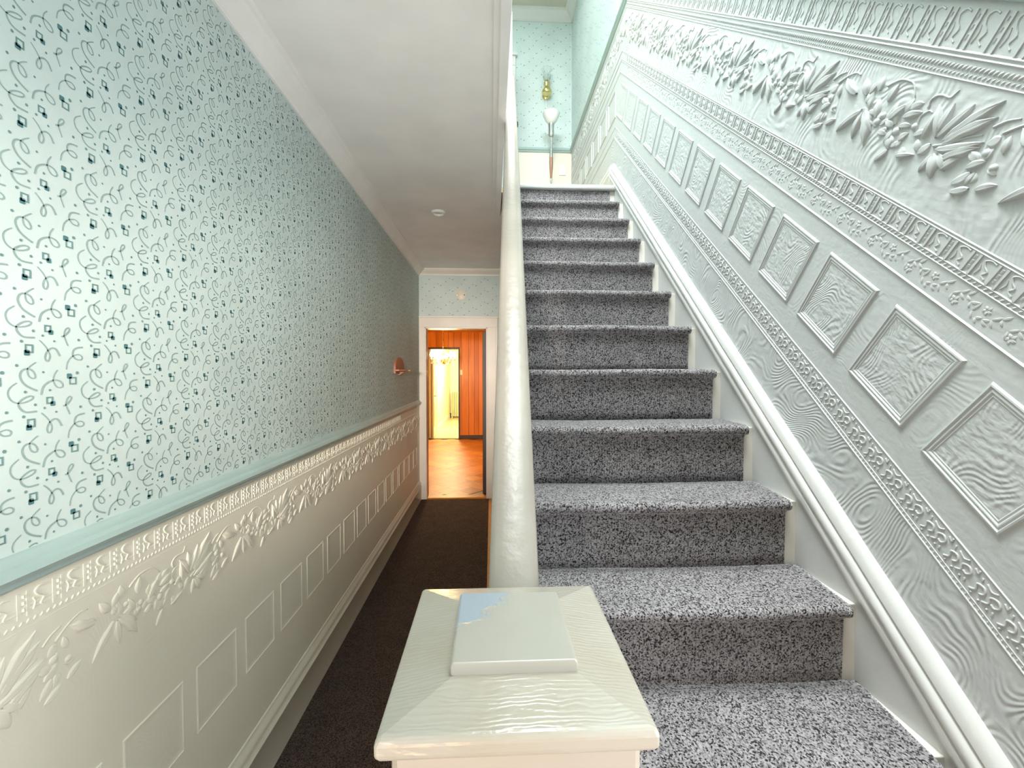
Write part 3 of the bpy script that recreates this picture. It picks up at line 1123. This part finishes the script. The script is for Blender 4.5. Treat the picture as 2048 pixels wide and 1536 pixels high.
prof = [(-0.36, 0), (-0.36, 0.015), (-0.012, 0.015), (-0.008, 0.022), (0.004, 0.026), (0.014, 0.024), (0.018, 0.017), (0.022, 0.017), (0.026, 0.027), (0.038, 0.031), (0.050, 0.027), (0.054, 0.018),
        (0.058, 0.018), (0.062, 0.024), (0.078, 0.022), (0.090, 0.014), (0.094, 0.006), (0.094, 0)]
nseg = 60
path = []
rj = random.Random(2)
for i in range(nseg + 1):
    x = x_top + (XNEAR - x_top) * i / nseg
    j = rj.uniform(-0.0012, 0.0012)
    path.append(lambda p, q, x=x, j=j: slope_pt(x, p + (j if p > 0.07 else j * 0.4), q + (j * 0.6 if q > 0.02 else 0)))
b.prism(prof, path)
o = b.build('wall_string', ['string_paint', 'white_gloss'], stair, True, mat=SB, angle=50)
me = o.data
for p in me.polygons:
    c = sum((Vector(me.vertices[i].co) for i in p.vertices), Vector()) / len(p.vertices)
    t = (SL.inverted() @ c).y
    p.material_index = 1 if t > -0.012 else 0
# outer string
b = MB()
path = []
for y in (0.42, 3.25):
    zz = Z0 + (y - Y0) * RISE / RUN
    path.append(lambda p, q, y=y, zz=zz: (string_x(y) + p, y, max(0.0, zz + q)))
b.prism([(0, -0.30), (0.03, -0.30), (0.03, 0.03), (0.02, 0.045), (0.006, 0.045), (0, 0.03)], path)
b.build('outer_string', 'casing_paint', stair, False, mat=SB)

# ------------------------------------------------------------------ balustrade
bal = thing('balustrade', 'worn cream painted handrail on slim balusters rising beside the carpeted stairs', 'handrail', (0.05, 0.5, 0.5))
BM = Matrix.Translation((-0.05, -0.5, -0.5))


def rail_c(y):
    return Vector((0.026 + 0.043 * (y - 0.5), y, 1.302 + (y - 0.5) * RISE / RUN))


RW = 0.030
rp = [(-RW, -0.030), (-RW, -0.012), (-RW * 0.93, -0.005), (-RW * 0.72, -0.0015), (-RW * 0.4, -0.0003), (0, 0), (RW * 0.4, -0.0003), (RW * 0.72, -0.0015), (RW * 0.93, -0.005), (RW, -0.012), (RW, -0.030),
      (RW * 0.75, -0.042), (RW * 0.7, -0.058), (-RW * 0.7, -0.058), (-RW * 0.75, -0.042)]
b = MB()
path = []
for i in range(41):
    y = 0.43 + (3.22 - 0.43) * i / 40
    c = rail_c(y)
    path.append(lambda p, q, c=c: (c.x + p, c.y, c.z + q / cos(TH)))
b.prism(rp, path)
b.build('rail', 'rail_paint', bal, True, mat=BM, angle=60)
for k in range(-1, 10):
    for f in (0.3, 0.8):
        y = Y0 + RUN * (k + f)
        c = rail_c(y)
        zt = c.z - 0.055 / cos(TH)
        zb = Z0 + RISE * k + (0.0 if k >= 0 else 0.0)
        b = MB()
        cx_ = c.x + 0.010
        b.box(cx_ - 0.013, cx_ + 0.013, y - 0.013, y + 0.013, zb, zb + 0.12)
        b.lathe([(0.013, 0.12), (0.016, 0.135), (0.010, 0.15), (0.014, 0.25), (0.009, zt - zb - 0.12), (0.014, zt - zb - 0.10), (0.012, zt - zb - 0.08)], (cx_, y, zb), 10)
        b.box(cx_ - 0.012, cx_ + 0.012, y - 0.012, y + 0.012, zt - 0.08, zt + 0.02)
        b.build('baluster', 'cream_gloss', bal, True, mat=BM)

# ------------------------------------------------------------------ newel post
NX, NY = 0.0185, 0.3945
newel = thing('newel_post', 'square cream newel post with flaking raised block on its sloped cap', 'newel post', (NX, NY, 0))
b = MB()
b.box(-0.066, 0.066, -0.066, 0.066, 0.22, 1.20)
b.box(-0.080, 0.080, -0.080, 0.080, 0.0, 0.20)
b.prism([(-0.080, 0.20), (-0.066, 0.22), (0.066, 0.22), (0.080, 0.20)], [lambda p, q: (p, -0.080, 0.20 + (q - 0.20)), lambda p, q: (p, 0.080, q)])
b.build('shaft', 'cream_gloss', newel, bevel=0.004)
b = MB()
for w, z0, z1 in ((0.074, 1.200, 1.232), (0.080, 1.228, 1.256), (0.0905, 1.254, 1.284)):
    b.box(-w, w, -w, w, z0, z1)
b.build('neck_moulding', 'cream_gloss', newel, bevel=0.005)
# cap: slab with four gently sloping faces
b = MB()
hx, hy, top = 0.0985, 0.1045, 0.066
V = []
for zz, kx, ky in ((1.283, hx - 0.003, hy - 0.003), (1.287, hx, hy), (1.297, hx, hy), (1.300, hx - 0.003, hy - 0.003)):
    V += [(-kx, -ky, zz), (kx, -ky, zz), (kx, ky, zz), (-kx, ky, zz)]
V += [(-0.046, -0.052, 1.309), (0.046, -0.052, 1.309), (0.046, 0.052, 1.309), (-0.046, 0.052, 1.309)]
Fc = [(3, 2, 1, 0), (16, 17, 18, 19)]
for i in range(4):
    for k in range(4):
        Fc.append((4 * i + k, 4 * i + (k + 1) % 4, 4 * i + 4 + (k + 1) % 4, 4 * i + 4 + k))
b.add(V, Fc)
b.build('cap', 'newel_cap_paint', newel, bevel=0.003)
b = MB()
b.prism([(-0.050, 1.3075), (-0.0515, 1.309), (-0.0515, 1.316), (-0.0495, 1.3185), (0.0485, 1.3185), (0.0505, 1.316), (0.0505, 1.309), (0.049, 1.3075)],
        [lambda p, q: (p, -0.055, q), lambda p, q: (p, 0.054, q)])
b.build('raised_block', 'flaked_paint', newel, bevel=0.0025)

# ------------------------------------------------------------------ lower hall doorway
door_1 = MB()
door_1.box(DX0 - 0.068, DX0, YE - 0.022, YE + 0.01, 0, DZ + 0.002)
door_1 = struct(door_1.build('door_1', 'casing_paint', bevel=0.003))
b = MB()
b.box(DX1, DX1 + 0.125, YE - 0.022, YE + 0.01, 0, DZ + 0.002)
b.box(DX1 + 0.10, DX1 + 0.125, YE - 0.03, YE, 0, DZ)
b.build('casing', 'casing_paint', door_1, bevel=0.003)
b = MB()
b.box(DX0 - 0.068, DX1 + 0.125, YE - 0.024, YE + 0.01, DZ, DZ + 0.115)
b.box(DX0 - 0.068, DX1 + 0.14, YE - 0.034, YE + 0.01, DZ + 0.112, DZ + 0.135)
b.build('casing_head', 'casing_paint', door_1, bevel=0.003)
for x0, x1, z0, z1, nm in ((DX0 - 0.002, DX0 + 0.016, 0, DZ, 'jamb'), (DX1 - 0.016, DX1 + 0.002, 0, DZ, 'jamb'), (DX0, DX1, DZ - 0.016, DZ + 0.002, 'head_jamb')):
    b = MB()
    b.box(x0, x1, YE - 0.02, YE + 0.15, z0, z1)
    b.build(nm, 'casing_paint', door_1, bevel=0.002)
b = MB()
b.prism([(0, 0), (0.02, 0.012), (0.14, 0.012), (0.17, 0)], [lambda p, q, x=x: (x, YE - 0.02 + p, q) for x in (DX0 + 0.01, DX1 - 0.01)])
b.build('threshold', 'parquet_wood', door_1)
# dark door standing open into the far room
b = MB()
b.box(-0.112, -0.068, YE + 0.16, YE + 0.90, 0.012, 2.06)
leaf = b.build('open_door', 'dark_wood', door_1, bevel=0.003)
b = MB()
for z in (0.3, 1.75):
    b.box(-0.070, -0.060, YE + 0.14, YE + 0.17, z, z + 0.09)
b.build('hinge', 'dark_metal', leaf)

# ------------------------------------------------------------------ dining room beyond
RX0, RX1, RY0, RY1, RZ = -2.7, 1.6, YE + 0.13, 10.15, 2.58
floor_d = slab('floor.003', RX0, RX1, RY0, RY1 + 0.15, -0.1, -0.004, 'dark_wood')
blk = MB()
S = 0.235
blk.box(-S / 2 + .001, S / 2 - .001, -S / 2 + .001, S / 2 - .001, -0.004, 0.0)
bme = fix(mesh('parquet_block_shape', blk.V, blk.F, 'parquet_wood'))
c45 = cos(pi / 4)
for i in range(-30, 31):
    for j in range(0, 50):
        a, c = i * S, j * S
        x, y = (a - c) * c45 - 0.6, (a + c) * c45 + RY0 - 0.1
        if -1.75 < x < 0.15 and RY0 - 0.05 < y < RY1 - 0.08:
            link('parquet_block', bme, floor_d, Matrix.Translation((x, y, 0)) @ Matrix.Rotation(pi / 4 + (pi / 2 if (i + j) % 2 else 0), 4, 'Z'))
slab('ceiling.003', RX0, RX1, RY0, RY1 + 0.15, RZ, RZ + 0.1, 'yellow_wall')
slab('wall_dining_left', RX0 - 0.1, RX0, RY0, RY1 + 0.1, 0, RZ, 'panel_wood')
slab('wall_dining_right', RX1, RX1 + 0.1, RY0, RY1 + 0.1, 0, RZ, 'panel_wood')
slab('wall_dining_front', 0.6, RX1, RY0 - 0.05, RY0, 0, RZ, 'panel_wood')
slab('wall_dining_front.001', RX0, XL - 0.1, RY0 - 0.05, RY0, 0, RZ, 'panel_wood')
BX0, BX1, BZ = -1.482, -0.756, 2.10
b = MB()
b.box(RX0, BX0, RY1, RY1 + 0.12, 0, RZ)
b.box(BX1, RX1, RY1, RY1 + 0.12, 0, RZ)
b.box(BX0, BX1, RY1, RY1 + 0.12, BZ, RZ)
wall_panel = struct(b.build('wall_dining_back', 'dark_wood'))
rp_ = random.Random(4)
x = RX0
edges = []
while x < 0.9:
    w = rp_.choice((0.10, 0.13, 0.17, 0.20))
    edges.append((x, x + w))
    x += w
for x0, x1 in edges:
    segs = []
    if x1 <= BX0 or x0 >= BX1:
        segs.append((x0, x1, 0.09, RZ - 0.10))
    else:
        segs.append((x0, x1, BZ + 0.02, RZ - 0.10))
        if x0 < BX0 - 0.02:
            segs.append((x0, BX0, 0.09, BZ + 0.02))
        if x1 > BX1 + 0.02:
            segs.append((BX1, x1, 0.09, BZ + 0.02))
    for a, c, z0, z1 in segs:
        b = MB()
        b.box(a + 0.004, c - 0.004, RY1 - 0.012, RY1, z0, z1)
        b.build('panel_board', 'panel_wood', wall_panel)
b = MB()
b.box(BX1 + 0.02, RX1, RY1 - 0.022, RY1, 0, 0.09)
b.box(RX0, BX0 - 0.02, RY1 - 0.022, RY1, 0, 0.09)
struct(b.build('baseboard_dining', 'dark_wood', bevel=0.004))
b = MB()
b.prism([(0, RZ - 0.10), (0.02, RZ - 0.10), (0.05, RZ - 0.03), (0.055, RZ), (0, RZ)], [lambda p, q, x=x: (x, RY1 - p, q) for x in (RX0, RX1)])
struct(b.build('trim_9', 'parquet_wood'))
door_2 = MB()
for x0, x1, z0, z1 in ((BX0 - 0.035, BX0 + 0.012, 0, BZ + 0.03), (BX1 - 0.012, BX1 + 0.03, 0, BZ + 0.03), (BX0, BX1, BZ - 0.012, BZ + 0.03)):
    door_2.box(x0, x1, RY1 - 0.02, RY1 + 0.13, z0, z1)
door_2 = struct(door_2.build('door_2', 'dark_wood', bevel=0.003))
b = MB()
b.box(BX0, BX1, RY1 - 0.02, RY1 + 0.12, 0, 0.008)
b.build('threshold', 'dark_wood', door_2)
sw = thing('light_switch', 'cream light switch plate on the orange panelling beside the far doorway', 'switch', (-0.707, RY1 - 0.012, 1.55))
b = MB()
b.box(-0.036, 0.036, -0.006, 0, -0.058, 0.058)
b.build('plate', 'ivory_plastic', sw, bevel=0.002)
b = MB()
b.box(-0.006, 0.006, -0.016, -0.004, -0.012, 0.012)
b.build('toggle', 'white_plastic', sw)

# chandelier
ch = thing('chandelier', 'glowing brass chandelier hanging in front of the bright far doorway', 'chandelier', (-0.86, 7.8, RZ))
zc = -0.82
b = MB()
b.lathe([(0.055, 0), (0.06, -0.01), (0.03, -0.03), (0.006, -0.035)], (0, 0, 0), 16)
b.build('canopy', 'brass', ch, True)
b = MB()
z = -0.03
i = 0
while z > zc + 0.17:
    pts = [(0.010 * cos(a) * (1 if i % 2 else 0), 0.010 * cos(a) * (0 if i % 2 else 1), z - 0.018 + 0.018 * sin(a)) for a in [2 * pi * q / 8 for q in range(9)]]
    b.tube(pts, 0.0022, 5)
    z -= 0.029
    i += 1
b.build('chain', 'brass', ch, True)
b = MB()
b.lathe([(0.004, 0.17), (0.018, 0.15), (0.012, 0.12), (0.030, 0.07), (0.022, 0.03), (0.040, -0.01), (0.030, -0.05), (0.012, -0.08), (0.016, -0.10), (0.002, -0.12)], (0, 0, zc), 16)
b.build('stem', 'brass', ch, True)
b = MB()
b.tube([(0.055, 0, zc + 0.115 ), (0, 0.055, zc + 0.115), (-0.055, 0, zc + 0.115), (0, -0.055, zc + 0.115), (0.055, 0, zc + 0.115)], 0.005, 6)
b.build('crown', 'brass', ch, True)
b = MB()
b.lathe([(0.001, 0), (0.007, -0.012), (0.001, -0.03)], (0, 0, 0), 6)
dm = fix(mesh('drop_shape', b.V, b.F, 'ruffled_glass'))
for k in range(16):
    a = 2 * pi * k / 16
    link('drop', dm, ch, loc=(0.16 * cos(a), 0.16 * sin(a), zc - 0.045))
    link('drop', dm, ch, loc=(0.21 * cos(a + .2), 0.21 * sin(a + .2), zc - 0.025))
for k in range(6):
    a = 2 * pi * k / 6 + 0.3
    ca, sa = cos(a), sin(a)
    b = MB()
    pts = [(r * ca, r * sa, zc + h) for r, h in catmull([(0.02, 0.03), (0.07, -0.045), (0.14, -0.06), (0.20, -0.02), (0.205, 0.02)], 4)]
    b.tube(pts, 0.006, 6)
    b.tube([(r * ca, r * sa, zc + h) for r, h in catmull([(0.10, -0.05), (0.12, 0.03), (0.17, 0.06), (0.22, 0.11), (0.235, 0.07)], 4)], 0.004, 6)
    b.lathe([(0.006, 0.01), (0.026, 0.02), (0.020, 0.028)], (0.205 * ca, 0.205 * sa, zc), 10)
    arm = b.build('arm', 'brass', ch, True)
    b = MB()
    b.lathe([(0.009, 0.028), (0.009, 0.055), (0.024, 0.07), (0.034, 0.10), (0.022, 0.14), (0.003, 0.165)], (0.205 * ca, 0.205 * sa, zc), 10)
    b.build('bulb', 'bulb', arm, True)

# ------------------------------------------------------------------ bright back hall seen through it
HY1 = 15.0
slab('floor.004', -2.7, -0.3, RY1 + 0.12, HY1, -0.1, 0.0, 'pale_floor_wood')
slab('ceiling.004', -2.7, -0.3, RY1 + 0.12, HY1, 2.58, 2.66, 'yellow_wall')
slab('wall_back_left', -1.60, -1.42, RY1 + 0.13, HY1, 0, 2.58, 'yellow_wall')
slab('wall_back_right', -0.45, -0.3, RY1 + 0.13, HY1, 0, 2.58, 'yellow_wall')
slab('wall_back_end', -1.6, -0.3, HY1, HY1 + 0.1, 0, 2.58, 'yellow_wall')
b = run_y([(0, 0), (0.02, 0), (0.02, 0.13), (0.012, 0.15), (0, 0.155)], -1.42, 1, RY1 + 0.9, HY1)
struct(b.build('baseboard_back', 'white_gloss'))
b = MB()
b.box(-1.405, -1.365, RY1 + 0.16, RY1 + 0.90, 0.01, 2.05)
door_3 = struct(b.build('door_3', 'white_gloss', bevel=0.003))
for z0, z1 in ((0.25, 0.85), (1.05, 1.85)):
    b = MB()
    b.box(-1.366, -1.358, RY1 + 0.28, RY1 + 0.78, z0, z1)
    b.build('door_panel', 'yellow_wall', door_3, bevel=0.006)
b = MB()
b.tube([(-1.365, RY1 + 0.24, 0.99), (-1.32, RY1 + 0.24, 0.99)], 0.008, 8)
b.tube([(-1.32, RY1 + 0.235, 0.99), (-1.32, RY1 + 0.36, 0.99)], 0.009, 8)
b.build('handle', 'dark_metal', door_3, True)
rad = thing('radiator', 'tall cream column radiator against the end wall of the bright back hall', 'radiator', (-1.19, 14.86, 0))
for k in range(5):
    b = MB()
    x0 = -0.15 + k * 0.066
    for yy in (-0.07, 0.07):
        b.tube([(x0, yy, 0.07), (x0, yy, 0.10), (x0, yy, 0.86), (x0, yy, 0.89)], [0.02, 0.026, 0.026, 0.02], 8)
    b.box(x0 - 0.025, x0 + 0.025, -0.09, 0.09, 0.07, 0.13)
    b.box(x0 - 0.025, x0 + 0.025, -0.09, 0.09, 0.84, 0.90)
    b.build('column', 'radiator_paint', rad, True, bevel=0.006)
for x0 in (-0.15, 0.114):
    b = MB()
    b.box(x0 - 0.02, x0 + 0.02, -0.06, 0.06, 0, 0.08)
    b.build('foot', 'radiator_paint', rad)
b = MB()
b.tube([(-0.20, -0.02, 0.0), (-0.20, -0.02, 0.12), (-0.15, -0.02, 0.12)], 0.014, 8)
b.lathe([(0.02, 0.12), (0.028, 0.15), (0.02, 0.17)], (-0.20, -0.02, 0.0), 10)
b.build('valve', 'dark_metal', rad, True)

# ------------------------------------------------------------------ small things in the lower hall
sh = thing('wall_shelf', 'small reddish wooden wall shelf with arched back near the far doorway', 'shelf', (XL, 4.13, 1.56))
b = MB()
n = 16
arch = [(0.19 * cos(pi * i / n), 0.03 + 0.10 * sin(pi * i / n)) for i in range(n + 1)] + [(-0.19, -0.02), (0.19, -0.02)]
b.prism(arch, [lambda p, q: (0.0, p, q), lambda p, q: (0.018, p, q)])
b.build('back_board', 'shelf_wood', sh)
b = MB()
b.prism([(0.0, -0.20), (0.05, -0.20), (0.085, -0.14), (0.095, 0), (0.085, 0.14), (0.05, 0.20), (0.0, 0.20)], [lambda p, q: (p, q, 0.0), lambda p, q: (p, q, 0.016)])
b.build('ledge', 'shelf_wood', sh, bevel=0.002)
b = MB()
b.prism([(0.0, -0.01), (0.07, -0.01), (0.06, -0.018), (0.02, -0.045), (0, -0.05)], [lambda p, q: (p, -0.012, q + 0.012), lambda p, q: (p, 0.012, q + 0.012)])
b.build('bracket', 'shelf_wood', sh)

pl = thing('cover_plate', 'round cream blank cover plate high on teal wall above the doorway', 'cover plate', (-0.369, YE, 2.488))
b = MB()
b.lathe([(0.066, 0), (0.066, 0.006), (0.060, 0.010), (0.0, 0.011)], (0, 0, 0), 32, mtx=Matrix.Rotation(pi / 2, 4, 'X'))
b.build('plate', 'ivory_plastic', pl, True)
for sx in (-0.043, 0.043):
    b = MB()
    b.lathe([(0.007, 0.008), (0.007, 0.013), (0.003, 0.014)], (sx, 0, 0), 10, mtx=Matrix.Rotation(pi / 2, 4, 'X'))
    b.build('screw', 'dark_metal' if sx > 0 else 'brass', pl, True)

cl = thing('ceiling_ring', 'small round white ring fitting on the grey hall ceiling', 'ceiling fitting', (-0.412, 3.452, ZC))
b = MB()
b.lathe([(0.056, 0), (0.056, -0.010), (0.050, -0.017), (0.042, -0.016), (0.036, -0.006), (0.036, 0)], (0, 0, 0), 32)
b.build('ring', 'white_plastic', cl, True)
b = MB()
b.lathe([(0.036, -0.002), (0.036, -0.005), (0.02, -0.006), (0.0, -0.0065)], (0, 0, 0), 32)
b.build('disc', 'ceiling_paint', cl, True)

# ------------------------------------------------------------------ upper hall
b = MB()
b.box(0.185, 0.28, YU - 0.024, YU, ZF, 5.06)
door_4 = struct(b.build('door_4', 'white_gloss', bevel=0.003))
b = MB()
b.box(-0.66, 0.28, YU - 0.026, YU, 5.06, 5.17)
b.box(-0.69, 0.30, YU - 0.045, YU, 5.165, 5.195)
b.build('casing_head', 'white_gloss', door_4, bevel=0.003)
b = MB()
b.box(-0.66, -0.565, YU - 0.024, YU, ZF, 5.06)
b.build('casing', 'white_gloss', door_4, bevel=0.003)
b = MB()
b.box(0.165, 0.205, 4.27, YU - 0.03, ZF + 0.01, 5.02)
lf4 = b.build('open_door', 'white_gloss', door_4, bevel=0.003)
b = MB()
b.lathe([(0.010, 0), (0.010, 0.018), (0.026, 0.026), (0.032, 0.042), (0.024, 0.058), (0.0, 0.062)], (0.205, 4.335, 3.985), 20, mtx=Matrix.Rotation(pi / 2, 4, 'Y'))
b.lathe([(0.030, 0), (0.028, 0.005), (0.012, 0.006)], (0.205, 4.335, 3.985), 20, mtx=Matrix.Rotation(pi / 2, 4, 'Y'))
b.build('knob', 'dark_metal', lf4, True)

fl = thing('floor_lamp', 'torchiere floor lamp with white bowl shade and wooden spindle by the end wall', 'lamp', (0.655, 4.80, ZF))
b = MB()
b.lathe([(0.0, 0), (0.13, 0.0), (0.13, 0.012), (0.10, 0.022), (0.02, 0.035), (0.012, 0.06)], (0, 0, 0), 28)
b.build('base', 'chrome', fl, True)
b = MB()
b.lathe([(0.008, 0.05), (0.008, 0.70), (0.011, 0.71), (0.010, 0.742)], (0, 0, 0), 12)
b.lathe([(0.019, 0.965), (0.015, 1.03), (0.012, 1.07), (0.011, 1.20)], (0, 0, 0), 12)
b.build('pole', 'chrome', fl, True)
b = MB()
b.lathe([(0.010, 0.738), (0.014, 0.79), (0.019, 0.86), (0.021, 0.91), (0.019, 0.97)], (0, 0, 0), 16)
b.build('spindle', 'spindle_wood', fl, True)
b = MB()
b.lathe([(0.012, 1.185), (0.025, 1.195), (0.030, 1.21), (0.030, 1.305), (0.033, 1.31), (0.033, 1.33), (0.024, 1.334)], (0, 0, 0), 20)
b.build('socket', 'chrome', fl, True)
b = MB()
b.lathe([(0.026, 1.332), (0.040, 1.342), (0.066, 1.375), (0.085, 1.415), (0.093, 1.442), (0.095, 1.446), (0.089, 1.442), (0.080, 1.415), (0.062, 1.38), (0.032, 1.352), (0.0, 1.348)], (0, 0, 0), 32)
b.build('lamp_shade', 'opal_glass', fl, True)

sc = thing('wall_sconce', 'brass wall sconce with ruffled glass chimney on the upper teal wall', 'wall lamp', (0.633, YU, 4.75))
b = MB()
b.lathe([(0.045, 0), (0.045, 0.01), (0.035, 0.02), (0.012, 0.028)], (0, 0, 0), 24, mtx=Matrix.Rotation(pi / 2, 4, 'X') @ Matrix.Scale(1.25, 4, (0, 1, 0)))
b.build('back_plate', 'brass', sc, True)
b = MB()
b.tube([(0, y, z) for y, z in catmull([(-0.01, 0.0), (-0.04, -0.02), (-0.07, -0.03)], 4)], 0.009, 8)
b.lathe([(0.004, -0.045), (0.030, -0.042), (0.054, -0.025), (0.058, -0.005), (0.046, 0.02), (0.034, 0.05), (0.040, 0.08), (0.030, 0.11), (0.022, 0.12)], (0, -0.07, 0.0), 24)
b.build('arm', 'brass', sc, True)
b = MB()
b.lathe([(0.024, 0.115), (0.040, 0.135), (0.044, 0.155), (0.034, 0.185), (0.032, 0.20), (0.044, 0.225), (0.060, 0.245), (0.057, 0.245), (0.041, 0.225), (0.029, 0.20), (0.031, 0.185), (0.041, 0.155), (0.037, 0.137), (0.022, 0.119)],
        (0, -0.07, 0.0), 32, ruffle=(5, 0.12, 8))
b.build('glass_chimney', 'ruffled_glass', sc, True)
b = MB()
b.tube([(0, -0.012, -0.05), (0.004, -0.006, -0.16), (0.010, -0.006, -0.45), (0.012, -0.006, -0.80)], 0.003, 6)
b.build('cord', 'white_plastic', sc, True)

wp = thing('wall_plate', 'blank white wall plate low on the cream dado right of the floor lamp', 'wall plate', (0.825, YU - 0.001, 3.895))
b = MB()
b.box(-0.038, 0.038, -0.010, 0, -0.058, 0.058)
b.build('plate', 'white_plastic', wp, bevel=0.004)
b = MB()
b.lathe([(0.005, 0), (0.005, 0.003), (0, 0.004)], (0, -0.0095, 0.03), 8, mtx=Matrix.Rotation(pi / 2, 4, 'X'))
b.build('screw', 'chrome', wp)
